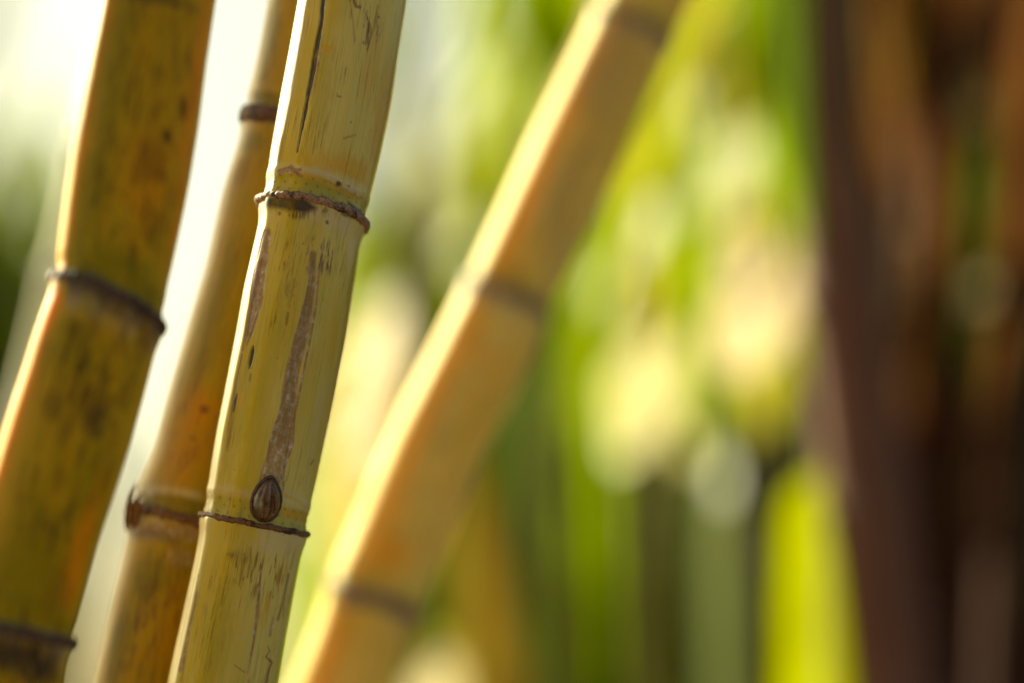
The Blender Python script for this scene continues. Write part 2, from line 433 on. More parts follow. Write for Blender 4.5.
    for k in range(len(bounds) - 1):
        s0 = bounds[k]; s1 = bounds[k + 1]
        if k < len(bounds) - 2:
            make('internode', s0, s1 - band, mat)
            make('root_band', s1 - band, s1, mat)
        elif s1 - s0 > 0.01:
            make('internode', s0, s1, mat)
    # leaf scars: ragged rim round each node
    for q, (sv, n) in enumerate(nd):
        ph = np.linspace(-np.pi, np.pi, 260, endpoint=False)
        inv = 'x' in n
        r = np.interp(sv, st.S, st.R); i = min(int(sv / st.step), len(st.S) - 1)
        rag = fbm(ph * 7 + 20, ph * 0 + q, seed + 60 + q, 4); rag2 = fbm(ph * 18 + 20, ph * 0 + q, seed + 90 + q, 3)
        prot = 0.0009 + 0.0009 * rag + n.get('flare', 0) * 0.001 * (0.4 + rag2)
        hh = 0.0011 + 0.0009 * rag2
        hh *= n.get('thick', 1.0)
        prof = [(-0.0005, -0.9), (0.35, -1.0), (0.95, -0.55), (1.1, 0.15), (0.75, 0.75), (0.15, 0.95), (-0.3, 0.55), (-0.6, 0.9)]
        V = []
        for rr, zz in prof:
            rad = r + 0.0003 + prot * rr * 1.0 + (0.0003 if rr < 0 else 0)
            z = zz * hh + (rag - 0.5) * 0.0014 
            sk = (n.get('ca', 0) * np.cos(ph) + n.get('sa', 0) * np.sin(ph)) * PXM
            V.append(st.C[i] + rad[:, None] * (np.sin(ph)[:, None] * st.N[i] + np.cos(ph)[:, None] * st.F[i]) + (-st.T[i]) * (z + sk)[:, None])
        V = np.concatenate(V)
        sc = mesh_obj('leaf_scar', V, grid_faces(len(prof), 260), (scar_mats or {}).get(n.get('id'), M['scar']), root)
        if not inv: continue
        if n.get('bud'):
            bx, by, bw, bh = n['bud']
            s0, p0 = st.s_at(bx, by)
            make_bud(st, root, s0, p0, bw * PXM, bh * PXM)
    # leafy top
    top = st.C[:6][0]; rg = np.random.default_rng(100 + leaf_seed)
    for k in range(leaves):
        az = R_(rg.uniform(235, 385)); d = np.array([math.cos(az), math.sin(az), 0])
        L = rg.uniform(0.6, 0.9); p0 = st.C[int(0.02 * k / st.step) + 4]
        pts = [p0, p0 + d * 0.06 + [0, 0, 0.2], p0 + d * 0.28 * L + [0, 0, 0.5 * L], p0 + d * 0.65 * L + [0, 0, 0.55 * L], p0 + d * L + [0, 0, 0.3 * L]]
        blade('leaf', pts, 0.04, M[['green', 'lime', 'straw'][k % 3]], root, twist=0, facing=d)
    return root

def make_bud(st, root, s0, p0, hw, hh):
    i = int(s0 / st.step); r = st.R[i]
    c = st.C[i]; nrm = math.sin(p0) * st.N[i] + math.cos(p0) * st.F[i]; upv = -st.T[i]; side = np.cross(upv, nrm); side /= np.linalg.norm(side)
    if side[0] < 0: side = -side
    # body: pointed dome lying against the stalk; grid in (u across, v up)
    nu, nv = 61, 81
    u = np.linspace(-1, 1, nu); v = np.linspace(-1, 1, nv)
    V_, U_ = np.meshgrid(v, u, indexing='ij')
    def prof_w(q): return np.clip(np.sin(np.pi * np.clip((q + 1) / 2, 0, 1) ** 0.78), 0, 1) ** 0.62
    wid = prof_w(v)
    X = U_ * wid[:, None] * hw
    Y = V_ * hh
    dome = np.sqrt(np.clip(1 - np.abs(U_) ** 2.2, 0, 1)) * (np.clip(1 - np.abs(V_) ** 2.4, 0, 1)) ** 0.55
    ridge = 0.10 * np.sin(U_ * 15 + V_ * 1.5) * (1 - np.abs(U_)) + 0.16 * np.exp(-((U_ + 0.12 * V_) / 0.13) ** 2)
    flap = 0.22 * sstep(0.0, 0.12, U_ * 0.9 - 0.25 + 0.35 * V_) * (1 - sstep(0.5, 1.0, U_))
    Z = dome * (1 + ridge + flap) * 0.0056 - 0.0008
    phi = X / r
    pos = c + (r + Z.ravel())[:, None] * (np.sin(p0 + phi.ravel())[:, None] * st.N[i] + np.cos(p0 + phi.ravel())[:, None] * st.F[i]) + upv * Y.ravel()[:, None]
    b = mesh_obj('bud', pos, grid_faces(nv, nu, False), M['bud'], root)
    # membranous wing round the bud
    n = 120; t = np.linspace(0, 2 * np.pi, n, endpoint=False)
    V = []
    for off, z in ((1.13, -0.0006), (1.09, 0.0007), (1.0, 0.0014), (0.93, 0.0013), (0.88, 0.0002)):
        rg = 1 + 0.02 * np.sin(t * 5 + 1) + 0.012 * np.sin(t * 17 + 1)
        yv = np.cos(t); x = np.sign(np.sin(t)) * prof_w(yv) * hw * (off + 0.02) * rg + np.sin(t) * (off - 1) * hw * 0.5; y = yv * hh * (1 + (off - 1) * 0.7)
        ph = p0 + x / r
        V.append(c + (r + z + 0 * t)[:, None] * (np.sin(ph)[:, None] * st.N[i] + np.cos(ph)[:, None] * st.F[i]) + upv * y[:, None])
    mesh_obj('bud_wing', np.concatenate(V), grid_faces(5, n), M['bud_edge'], b)

# ------------------------------------------------------------------ blades
def catmull(pts, n):
    p = np.asarray(pts, float); p = np.concatenate([[2 * p[0] - p[1]], p, [2 * p[-1] - p[-2]]])
    out = []; m = len(p) - 3
    for i in range(m):
        k = n // m + (1 if i < n % m else 0)
        for t in np.linspace(0, 1, k, endpoint=False):
            a, b, c, d = p[i:i + 4]
            out.append(0.5 * ((2 * b) + (-a + c) * t + (2 * a - 5 * b + 4 * c - d) * t * t + (-a + 3 * b - 3 * c + d) * t ** 3))
    out.append(p[-2]); return np.array(out)

def blade_geo(pts, width, twist=0.0, facing=None, fold=0.22, n=28, tipw=0.02, blunt=False):
    c = catmull(pts, n); T = np.gradient(c, axis=0); T /= np.linalg.norm(T, axis=1)[:, None]
    f = np.array([0, -1.0, 0.0]) if facing is None else np.asarray(facing, float)
    f = f - T * (T @ f)[:, None]; f /= np.linalg.norm(f, axis=1)[:, None] + 1e-9
    sd = np.cross(T, f)
    t = np.linspace(0, 1, len(c))
    tw = twist * t if np.isscalar(twist) else np.interp(t, np.linspace(0, 1, len(twist)), twist)
    s2 = sd * np.cos(tw)[:, None] + f * np.sin(tw)[:, None]; f2 = -sd * np.sin(tw)[:, None] + f * np.cos(tw)[:, None]
    if blunt: w = np.minimum(1, 0.35 + t * 5) * np.sqrt(np.clip(1 - t ** (6 if blunt is True else blunt), 0, 1))
    else: w = np.minimum(1, 0.35 + t * 4) * np.clip(1 - t ** 2.6, 0, 1) ** 0.8
    w = np.maximum(w, tipw) * width * 0.5
    cols = np.array([-1, -0.5, 0, 0.5, 1.0])
    V = c[:, None] + s2[:, None] * (cols[None, :, None] * w[:, None, None]) + f2[:, None] * ((np.abs(cols) * fold)[None, :, None] * w[:, None, None])
    seed = random.random() * 9
    co = np.stack([np.broadcast_to(cols * 0.5, (len(c), 5)) * 1.0, np.broadcast_to((t * 10)[:, None], (len(c), 5)), np.full((len(c), 5), seed)], -1)
    return V.reshape(-1, 3), grid_faces(len(c), 5, False), co.reshape(-1, 3)

def blade(name, pts, width, mat, parent=None, **kw):
    v, f, co = blade_geo(pts, width, **kw)
    return mesh_obj(name, v, f, mat, parent, dict(coord=('FLOAT_VECTOR', co)))

# ------------------------------------------------------------------ the four foreground stalks
# focus stalk with the bud
st3 = Stalk([(0, 352.5, 54), (100, 336, 55.5), (160, 324, 55), (190, 318, 53), (208, 313.5, 53), (232, 310, 52), (300, 297, 55), (339, 290.5, 55.5), (420, 274, 55.5), (450, 268, 55), (500, 258.5, 53), (525, 254.5, 53), (580, 243.5, 53), (683, 223, 55.5)], (0.868, 0.874))
f3 = [
 # long dark slit near the top left
 ('line', 'k', [(326, -20, 1.9), (321, 20, 2.0), (316, 55, 2.6), (310, 90, 2.0), (303, 120, 1.6), (297, 152, .7)], 2, 1.2, 1.0, -0.0006),
 ('line', 'p', [(328, -20), (323, 20), (319, 58), (312, 92)], 3.5, 3, .5),
 ('blob', 'p', [(318, 62)], 4, 8, .8),
 # brown border beside the lit edge
 ('line', 'b', [(309, -10), (304, 25), (296, 70), (287, 120), (281, 160)], 3.2, 5, .55),
 ('line', 'p', [(306, 10), (299, 50)], 2, 3, .5),
 ('line', 'p', [(268, 234, 5), (263, 262, 8), (256, 300, 7), (250, 335, 4)], 6, 3, .95, -0.0002),
 ('line', 'b', [(262, 262, 3), (253, 312, 3), (244, 350, 2)], 4, 3, .8),
 ('line', 'b', [(262, 296, 1), (255, 322, 1.4), (249, 345, .8)], 1.2, 1.5, .9),
 ('line', 'b', [(243, 355, 2), (239, 385, 2.5), (233, 420, 3), (227, 450, 1.5)], 2.5, 3, .7),
 ('line', 'k', [(255, 344, .8), (253, 352, 2.0), (251.5, 362, 1.8), (250, 370, .6)], 2, 1.2, 1.0, -0.0007),
 ('line', 'w', [(253.6, 348), (252.2, 360)], 0.7, 1, .9),
 ('line', 'b', [(252, 372), (249, 380)], 1.2, 2, .7),
 ('line', 'k', [(239, 393, .8), (236.5, 402, 1.6), (234, 412, .7)], 1.4, 1.2, .9),
 # top right scrapes
 ('streaks', 'p', [(366, 18)], 22, 32, .8), ('streaks', 'b', [(371, 30)], 16, 24, .9), ('line', 'k', [(352, 0), (357, 5), (361, 10)], 1.6, 1.5, .7),
 ('line', 'b', [(350, 0), (353, 14), (352, 24), (356, 40)], .8, 1.2, .6), ('line', 'b', [(367, 12), (371, 26), (368, 44)], .9, 1.2, .8),
 ('line', 'b', [(376, 6), (374, 30), (369, 48)], .9, 1.3, .8), ('blob', 'b', [(380, 17)], 2.4, 2, .9), ('blob', 'b', [(364, 42)], 4, 3, .8), ('blob', 'o', [(326, 48)], 9, 5, .6),
 ('line', 'b', [(336, 98), (341, 99)], 1.0, 1, .9), ('blob', 'b', [(351, 122)], 1.6, 1.8, .8), ('line', 'b', [(344, 137), (356, 133)], .9, 1.2, .6), ('line', 'b', [(345, 70), (343, 76)], 1, 1.5, .5),
 ('blob', 'o', [(382, 120)], 20, 70, .65), ('blob', 'o', [(372, 60)], 14, 60, .45), ('blob', 'o', [(352, 168)], 34, 18, .75), ('blob', 'o', [(330, 165)], 40, 14, .5), ('blob', 'g', [(322, 100)], 16, 60, .35),
 # growth ring above the upper node
 ('line', 'w', [(282, 173), (300, 173), (320, 176), (342, 184), (360, 194)], 3.2, 3, .75, 0.0003),
 ('line', 'p', [(281, 172, 3), (290, 171, 3.4), (300, 174, 2)], 2.4, 1.6, 1.0), ('line', 'b', [(279, 175), (288, 168), (301, 170)], .8, 1, .7), ('blob', 'p', [(300.5, 172.5)], 3, 3.4, 1.0),
 ('blob', 'b', [(338, 182)], 4.5, 3.2, 1.3), ('blob', 'b', [(348, 187)], 2.6, 2, 1.2), ('blob', 'k', [(337, 182)], 2, 1.8, .6),
 ('line', 'o', [(298, 178), (318, 181), (340, 190), (357, 202)], 1.4, 2, .8),
 # below the upper scar: blue-black mould, wax, olive
 ('line', 'k', [(268, 208, 3), (280, 202, 6), (292, 203, 8), (304, 206, 7), (314, 208, 2)], 4, 5, .95), ('streaks', 'k', [(300, 208)], 40, 9, .9), ('line', 'k', [(340, 212, 2), (352, 218, 3), (358, 223, 2)], 2, 2, .7), ('blob', 'p', [(303, 207)], 13, 8, .75), ('streaks', 'k', [(292, 211)], 24, 10, .8),
 ('blob', 'k', [(280, 216)], 3, 3.4, .8), ('blob', 'k', [(288, 216)], 2, 2.2, .7), ('blob', 'k', [(326, 222)], 2.2, 2, .8), ('blob', 'b', [(297, 216)], 5, 3, .5), ('blob', 'g', [(276, 208)], 9, 6, .9),
 ('blob', 'w', [(322, 216)], 22, 12, .7), ('blob', 'w', [(344, 226)], 16, 14, .65), ('blob', 'w', [(352, 250)], 8, 24, .45), ('line', 'k', [(348, 204, 2), (358, 210, 3.5), (361, 214, 3)], 3, 2, .85),
 ('blob', 'g', [(285, 232)], 14, 26, .35),
 # ragged brown fibres beneath
 ('streaks', 'b', [(290, 256)], 34, 22, .65), ('streaks', 'b', [(322, 258)], 30, 20, 1.0), ('streaks', 'p', [(316, 256)], 24, 18, .8), ('streaks', 'b', [(300, 300)], 30, 22, .6),
 ('line', 'b', [(294, 281), (292, 298)], 1.0, 1.6, .7), ('line', 'b', [(289, 314), (287, 327)], 1.1, 1.4, .8), ('line', 'b', [(278, 315), (276, 322)], .9, 1.4, .5), ('line', 'b', [(271, 321), (270, 326)], 1, 1.6, .5),
 # cork furrow running down to the bud
 ('line', 'p', [(314, 256, 3.5), (311, 290, 4.5), (303, 330, 6), (294, 370, 7), (288, 410, 8.5), (281, 445, 10), (272, 478, 11), (268, 492, 10)], 8, 2, .8, -0.0003),
 ('line', 'b', [(314, 256, 2.5), (311, 290, 3), (303, 330, 4), (294, 370, 4.5), (288, 410, 5), (281, 445, 5)], 4, 3, .45),
 ('line', 'p', [(311, 260, .9), (306, 300, 1.1), (296, 335, 1.2), (287, 375, 1.2), (280, 410, 1.4), (271, 445, 1.3), (262, 482, 1.1)], 1, 1, 1.0, 0.00035),
 ('line', 'p', [(318, 262, .9), (316, 300, 1.1), (309, 335, 1.2), (302, 375, 1.2), (296, 410, 1.3), (291, 445, 1.4), (284, 470, 1.4), (282, 490, 1.2)], 1, 1, 1.0, 0.0004),
 ('line', 'b', [(294, 420, .7), (288, 450, .9), (283, 480, 1)], 1, 1.2, .8),
 ('line', 'w', [(305, 300, .5), (295, 335, .7), (286, 375, .7), (279, 410, .8), (270, 445, .8), (262, 480, .6)], 1, 1, .8), ('line', 'w', [(310, 335, .6), (303, 375, .7), (297, 410, .8), (292, 445, .8), (285, 470, .7)], 1, 1, .8), ('streaks', 'w', [(278, 450)], 10, 40, .6),
 # right side orange lines and small scratches
 ('line', 'o', [(355, 262), (345, 330), (333, 400), (326, 450)], 2.5, 6, .6), ('line', 'w', [(343, 355), (335, 400), (325, 460)], 1.4, 2.5, .6), ('line', 'b', [(313.5, 457), (311, 466)], .9, 1, 1.0),
 ('blob', 'o', [(312, 380)], 10, 60, .2), ('blob', 'o', [(241, 402)], 5, 9, .5), ('blob', 'g', [(240, 420)], 16, 90, .45), ('blob', 'o', [(330, 345)], 12, 40, .3), ('blob', 'w', [(318, 420)], 10, 60, .35), ('blob', 'g', [(262, 390)], 14, 70, .25),
 # above lower node
 ('line', 'o', [(216, 489), (236, 491), (256, 494)], 1.6, 3, .5), ('line', 'o', [(284, 498, 2), (300, 503, 2.5), (309, 508, 2)], 2, 3, .7), ('line', 'o', [(286, 512, 4), (306, 520, 5)], 4, 6, .7), ('line', 'w', [(282, 491), (300, 498), (310, 503)], 1.5, 2, .6),
 # beneath the lower scar
 ('blob', 'w', [(272, 546)], 26, 8, .5), ('streaks', 'b', [(262, 570)], 40, 30, .9), ('streaks', 'b', [(286, 585)], 20, 40, .9), ('streaks', 'o', [(275, 590)], 26, 50, .8),
 ('line', 'b', [(245, 557, 1.6), (242, 575, 1.3), (240, 584, .6)], 1.4, 2, .85), ('line', 'b', [(252, 548), (250, 580)], 1.1, 2, .7), ('blob', 'b', [(230, 554)], 6, 4, .7),
 ('line', 'p', [(262, 565, .8), (259, 600, 1.3), (254, 640, 1.1), (247, 672, .8)], 1, 1.3, 1.0), ('line', 'b', [(261, 568, .9), (257, 618, .9), (251, 655, .7)], .9, 1.4, .7),
 ('line', 'b', [(288, 575), (284, 602), (279, 617)], 2.4, 3, .75), ('line', 'p', [(273, 616), (271, 628), (269, 636)], 1.8, 2, .8), ('line', 'b', [(267, 646, .8), (269, 652, 1.2), (266, 658, .9), (272, 664, 1.2), (269, 672, 2.2), (265, 690, 2.6)], 1.5, 1.2, 1.1),
 ('line', 'b', [(226, 586), (222, 606)], 1, 2, .5), ('line', 'b', [(236, 664), (246, 672)], .8, 1, .6), ('streaks', 'b', [(215, 600)], 20, 50, .35),
 ('line', 'p', [(201, 578, 1), (196, 606, 1.2), (190, 640, 1.8), (183, 672, 3)], 1.4, 2, .7), ('line', 'b', [(200, 590), (191, 630), (184, 680)], 1.6, 3, .6), ('blob', 'g', [(215, 640)], 18, 60, .45), ('blob', 'g', [(240, 556)], 24, 9, .4),
 # lit left edge: dark pits and hairline
 ('line', 'b', [(246, 285, .6), (236, 330, .7), (226, 380, .7), (216, 430, .6)], .7, 1, .7), ('streaks', 'b', [(262, 225)], 6, 16, .8),
]
build_stalk(st3, 'sugarcane_stalk', 'sharp yellow-green cane stalk in focus, with a dark oval bud above its lower node', [
    dict(id=1, x=310, y=212, ca=15, sa=-1, flare=.8, thick=1.0), dict(id=2, x=256, y=530, ca=7, sa=0, thick=.7, bud=(268, 499, 13.8, 22.5))],
    M['focus'], f3, 0.00034, scar_mats={1: M['scar'], 2: M['scar_brown']}, seed=1, leaf_seed=1)

# ...
st2 = Stalk([(0, 318, 50), (60, 308, 51), (112, 298, 54), (150, 290, 54), (200, 272, 52), (280, 254, 52), (400, 219, 53), (467, 201, 53), (500, 187, 55), (525, 183, 55), (560, 173, 51), (683, 146, 52)], (0.912, 0.918))
f2 = [
 ('line', 'p', [(246, 112), (262, 112), (285, 116)], 9, 6, .95), ('line', 'k', [(244, 118), (262, 120), (275, 122)], 4, 5, .6), ('blob', 'g', [(262, 98)], 26, 10, .95),
 ('blob', 'g', [(250, 140)], 26, 16, .7), ('blob', 'b', [(240, 170)], 18, 20, .45), ('blob', 'k', [(188, 305)], 8, 16, .35), ('blob', 'g', [(215, 320)], 18, 120, .5),
 ('blob', 'o', [(200, 415)], 20, 30, .9), ('blob', 'b', [(205, 410)], 7, 6, 1.0), ('blob', 'b', [(192, 440)], 5, 5, .8), ('blob', 'b', [(190, 455)], 10, 14, .5), ('blob', 'o', [(185, 440)], 34, 70, .6), ('streaks', 'b', [(190, 430)], 30, 60, .5),
 ('line', 'w', [(140, 488), (160, 488), (185, 493), (200, 496)], 4, 5, .7), ('blob', 'w', [(150, 489)], 7, 5, .9), ('line', 'k', [(134, 486), (133, 500), (130, 515)], 5, 4, .85),
 ('line', 'p', [(130, 528), (160, 528), (190, 535)], 8, 8, .85), ('line', 'k', [(132, 534), (150, 534), (175, 540)], 5, 8, .45), ('blob', 'p', [(180, 555)], 18, 12, .6),
 ('blob', 'g', [(150, 575)], 30, 26, .8), ('streaks', 'b', [(160, 600)], 50, 70, .8), ('blob', 'b', [(142, 610)], 12, 20, .5), ('blob', 'g', [(120, 640)], 22, 60, .7), ('blob', 'o', [(175, 620)], 20, 70, .5), ('streaks', 'k', [(135, 640)], 40, 70, .35),
 ('blob', 'g', [(268, 40)], 22, 60, .75),
]
r2 = build_stalk(st2, 'sugarcane_stalk', 'soft olive-amber cane stalk directly behind the sharp one and half covered by it', [
    dict(id=1, x=262, y=121, ca=8, sa=0, thick=2.0), dict(id=2, x=165, y=529, ca=14, flare=1.0, thick=1.3)],
    M['olive'], f2, 0.0008, ridge=0.0, ringk=0.12, scar_mats={1: M['scar_dark'], 2: M['scar_brown']}, seed=4, leaf_seed=2)

# ragged scrap of dry sheath standing on the second stalk's lower node
blade('sheath_scrap', [P(127, 531, .905), P(129, 512, .903), P(131, 496, .903), P(136, 482, .905)], .0036, M['brown'], r2, facing=(-.5, -1, 0), n=14)
blade('sheath_scrap', [P(133, 529, .900), P(137, 514, .898), P(136, 503, .898), P(143, 492, .9)], .0034, M['brown'], r2, facing=(-.2, -1, 0), n=14)
# added unseen cane, left of the frame, keeps the sun off that stalk
idx = np.arange(0, len(st2.S), 60)
nb = st2.C[idx] + np.array([-0.61, 0.61, 0.5]) * 0.52
nb = nb[nb[:, 2] > 0.25] + np.array([-0.0085, -0.0085, 0])
# leftmost stalk
st1 = Stalk([(0, 158, 58), (100, 141, 61.5), (164, 130, 62), (240, 117.5, 59), (275, 111, 57), (303, 109, 57.5), (330, 99, 62), (364, 89, 64), (403, 77, 64), (442, 65, 65), (522, 40, 63), (600, 20, 60), (637, 11, 59), (683, 4, 59)], (0.800, 0.792))
f1 = [
 ('line', 'o', [(98, -10), (78, 100), (62, 200), (56, 275)], 14, 8, .85), ('line', 'o', [(52, 300), (25, 364), (2, 440)], 16, 8, .85),  # orange rim glow of the sunward edge, painted into the rind colour
 ('streaks', 'b', [(130, 200)], 60, 90, .8), ('streaks', 'b', [(150, 90)], 60, 90, .7), ('streaks', 'b', [(100, 370)], 60, 80, 1.1), ('streaks', 'b', [(60, 500)], 60, 80, .8), ('blob', 'b', [(125, 395)], 10, 20, .5), ('blob', 'b', [(70, 430)], 10, 30, .4),
 ('blob', 'g', [(112, 60)], 26, 130, .8), ('blob', 'g', [(90, 200)], 22, 90, .85), ('blob', 'g', [(118, 262)], 46, 16, .8), ('blob', 'o', [(196, 90)], 18, 130, .9), ('blob', 'o', [(180, 200)], 18, 90, .7),  # right-hand o blobs: ripe orange together with painted translucent glow
 ('blob', 'b', [(182, 112)], 8, 14, 1.3), ('blob', 'b', [(168, 135)], 7, 8, 1.3), ('blob', 'b', [(160, 175)], 9, 9, .8), ('blob', 'b', [(152, 160)], 18, 26, .55), ('blob', 'b', [(111, 188)], 5, 5, .6), ('blob', 'o', [(150, 180)], 30, 50, .5),
 ('blob', 'k', [(150, -6)], 50, 8, .6),
 ('line', 'p', [(72, 282), (90, 282), (108, 290), (135, 305), (162, 328)], 5, 5, .9), ('line', 'k', [(72, 292), (88, 291), (105, 297)], 6, 6, .6), ('blob', 'p', [(74, 296)], 9, 14, .8), ('blob', 'g', [(88, 303)], 12, 8, .8),
 ('line', 'b', [(110, 300), (135, 315), (158, 336)], 9, 10, .9), ('blob', 'b', [(146, 340)], 16, 26, .75), ('blob', 'b', [(92, 412)], 22, 26, .75), ('blob', 'b', [(55, 405)], 12, 18, .6), ('streaks', 'b', [(105, 390)], 60, 90, .6),
 ('blob', 'k', [(98, 420)], 12, 20, .35), ('blob', 'g', [(70, 350)], 40, 30, .7), ('blob', 'g', [(90, 480)], 30, 60, .55), ('blob', 'g', [(30, 560)], 40, 70, .9), ('blob', 'k', [(45, 528)], 4, 4, .8), ('blob', 'o', [(80, 560)], 16, 80, .9), ('blob', 'b', [(60, 600)], 20, 30, .4),  # o blob: ripe colour plus painted glow along the right edge
 ('line', 'p', [(0, 632), (30, 634), (66, 642)], 7, 6, .8), ('blob', 'k', [(20, 660)], 50, 20, .8), ('streaks', 'k', [(40, 670)], 40, 26, .9), ('blob', 'b', [(30, 650)], 40, 16, .8), ('blob', 'b', [(50, 670)], 30, 30, .8),
]
build_stalk(st1, 'sugarcane_stalk', 'leftmost cane stalk, blurred amber, bent at its middle node, with painted orange edge glow', [
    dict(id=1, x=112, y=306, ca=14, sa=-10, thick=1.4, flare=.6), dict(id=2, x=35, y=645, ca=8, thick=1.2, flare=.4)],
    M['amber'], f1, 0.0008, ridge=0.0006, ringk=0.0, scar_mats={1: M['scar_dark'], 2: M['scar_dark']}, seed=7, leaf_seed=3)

# right-leaning stalk
st4 = Stalk([(0, 646, 46), (90, 604, 48), (164, 571, 51), (280, 516, 49), (305, 526, 0), ] [:4] + [(340, 489, 53), (434, 442, 52), (551, 394, 52), (600, 374, 54), (640, 358, 50), (683, 340, 49)], (1.14, 1.11))
f4 = [
 ('line', 'o', [(625, 10), (560, 130), (500, 260), (435, 395), (376, 540), (345, 610), (322, 683)], 12, 22, .75), ('line', 'o', [(598, 10), (533, 130), (473, 260), (408, 395), (348, 540), (316, 610)], 5, 8, .5), ('blob', 'o', [(390, 555)], 40, 34, .8), ('blob', 'o', [(505, 270)], 36, 26, .6), ('blob', 'p', [(610, 70)], 50, 90, .4), ('blob', 'p', [(560, 200)], 24, 90, .35), ('streaks', 'b', [(450, 420)], 40, 120, .5), ('streaks', 'b', [(580, 160)], 40, 90, .5),  # o marks paint the lit edge's orange glow into the rind
 ('line', 'p', [(498, 292), (520, 298), (548, 312)], 9, 8, .9), ('blob', 'b', [(525, 292)], 16, 8, .6), ('line', 'p', [(350, 595), (380, 600), (420, 618)], 11, 8, 1.0), ('line', 'k', [(370, 598), (400, 608)], 5, 8, .5),
 ('blob', 'p', [(410, 640)], 22, 30, .8), ('blob', 'p', [(590, 150)], 18, 16, .35), ('blob', 'o', [(480, 350)], 50, 30, .3), ('blob', 'o', [(385, 565)], 20, 30, .8), ('line', 'p', [(620, 20), (655, 35), (680, 50)], 9, 10, .8),
 ('blob', 'p', [(560, 250)], 20, 60, .35), ('blob', 'p', [(610, 110)], 20, 60, .3),
]
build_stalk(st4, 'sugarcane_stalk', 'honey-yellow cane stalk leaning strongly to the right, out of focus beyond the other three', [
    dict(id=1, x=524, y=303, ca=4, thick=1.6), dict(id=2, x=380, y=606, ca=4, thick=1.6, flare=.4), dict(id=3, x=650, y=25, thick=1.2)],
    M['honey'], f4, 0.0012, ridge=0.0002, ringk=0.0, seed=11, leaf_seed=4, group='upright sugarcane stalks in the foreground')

# ------------------------------------------------------------------ background canes and leaves
def bg_cane(name, label, pts, r, mat, leaves, group=None, step=0.14, plain_top=True):
    """pts: photo-space points (px,py,depth) top to bottom, run on to the soil; leaves: list of (start, pts, width, mat, kwargs)."""
    w = [P(*p) for p in pts]
    d = w[-1] - w[-2]; d /= np.linalg.norm(d)
    while w[-1][2] > -0.02:
        d = d + 0.12 * (np.array([0, 0, -1.0]) - d); d /= np.linalg.norm(d)
        w.append(w[-1] + d * 0.15)
    L = sum(np.linalg.norm(w[i + 1] - w[i]) for i in range(len(w) - 1))
    c = catmull(w, int(L / 0.02)); n = len(c)
    base = c[-1].copy(); base[2] = 0
    root = thing(name, label, 'sugarcane', base, group)
    ph = np.linspace(0, 2 * np.pi, 20, endpoint=False)
    s = np.linspace(0, L, n)
    kn = np.arange(0.05, L, step)
    rr = r * np.interp(s, [0, 0.5, L], [0.8, 1, 1.0])
    for q in kn: rr = rr + r * 0.10 * np.exp(-((s - q) / 0.016) ** 2)
    T = np.gradient(c, axis=0); T /= np.linalg.norm(T, axis=1)[:, None]
    F = np.array([0, -1.0, 0]) - T * (T @ np.array([0, -1.0, 0]))[:, None]; F /= np.linalg.norm(F, axis=1)[:, None]; N = np.cross(T, F)
    V = c[:, None] + rr[:, None, None] * (np.cos(ph)[None, :, None] * F[:, None] + np.sin(ph)[None, :, None] * N[:, None])
    co = np.stack([np.broadcast_to(r * np.cos(ph), (n, 20)), np.broadcast_to(r * np.sin(ph), (n, 20)), np.broadcast_to(s[:, None], (n, 20))], -1).reshape(-1, 3)
    z4 = np.zeros((n * 20, 4)); z4[:, 3] = 1
    mesh_obj('stem', V.reshape(-1, 3), grid_faces(n, 20), mat, root, dict(coord=('FLOAT_VECTOR', co), stain=('FLOAT_COLOR', z4), tone=('FLOAT_COLOR', z4)))
    for q in kn:
        i = min(int(q / L * n), n - 1)
        prof = [(-.2, -.9), (1, -.6), (1, .6), (-.2, .9)]
        V = np.concatenate([c[i] + (rr[i] + 0.0016 * a) * (np.cos(ph)[:, None] * F[i] + np.sin(ph)[:, None] * N[i]) + T[i] * b * 0.003 for a, b in prof])
        mesh_obj('leaf_scar', V, grid_faces(4, 20), M['scar_brown'], root)
    for lf in leaves:
        s0, lp, wd, mt = lf[:4]; kw = dict(lf[4]) if len(lf) > 4 else {}
        i = int(np.clip(s0 / L * n, 0, n - 1))
        q = [P(*p) for p in lp]
        blade('leaf', [c[i]] + q, wd, M[mt], root, **kw)
    return root

G1 = 'dark canes of the thicket on the right'
G2 = 'leafy canes in the blurred middle distance'
B = dict(blunt=True)

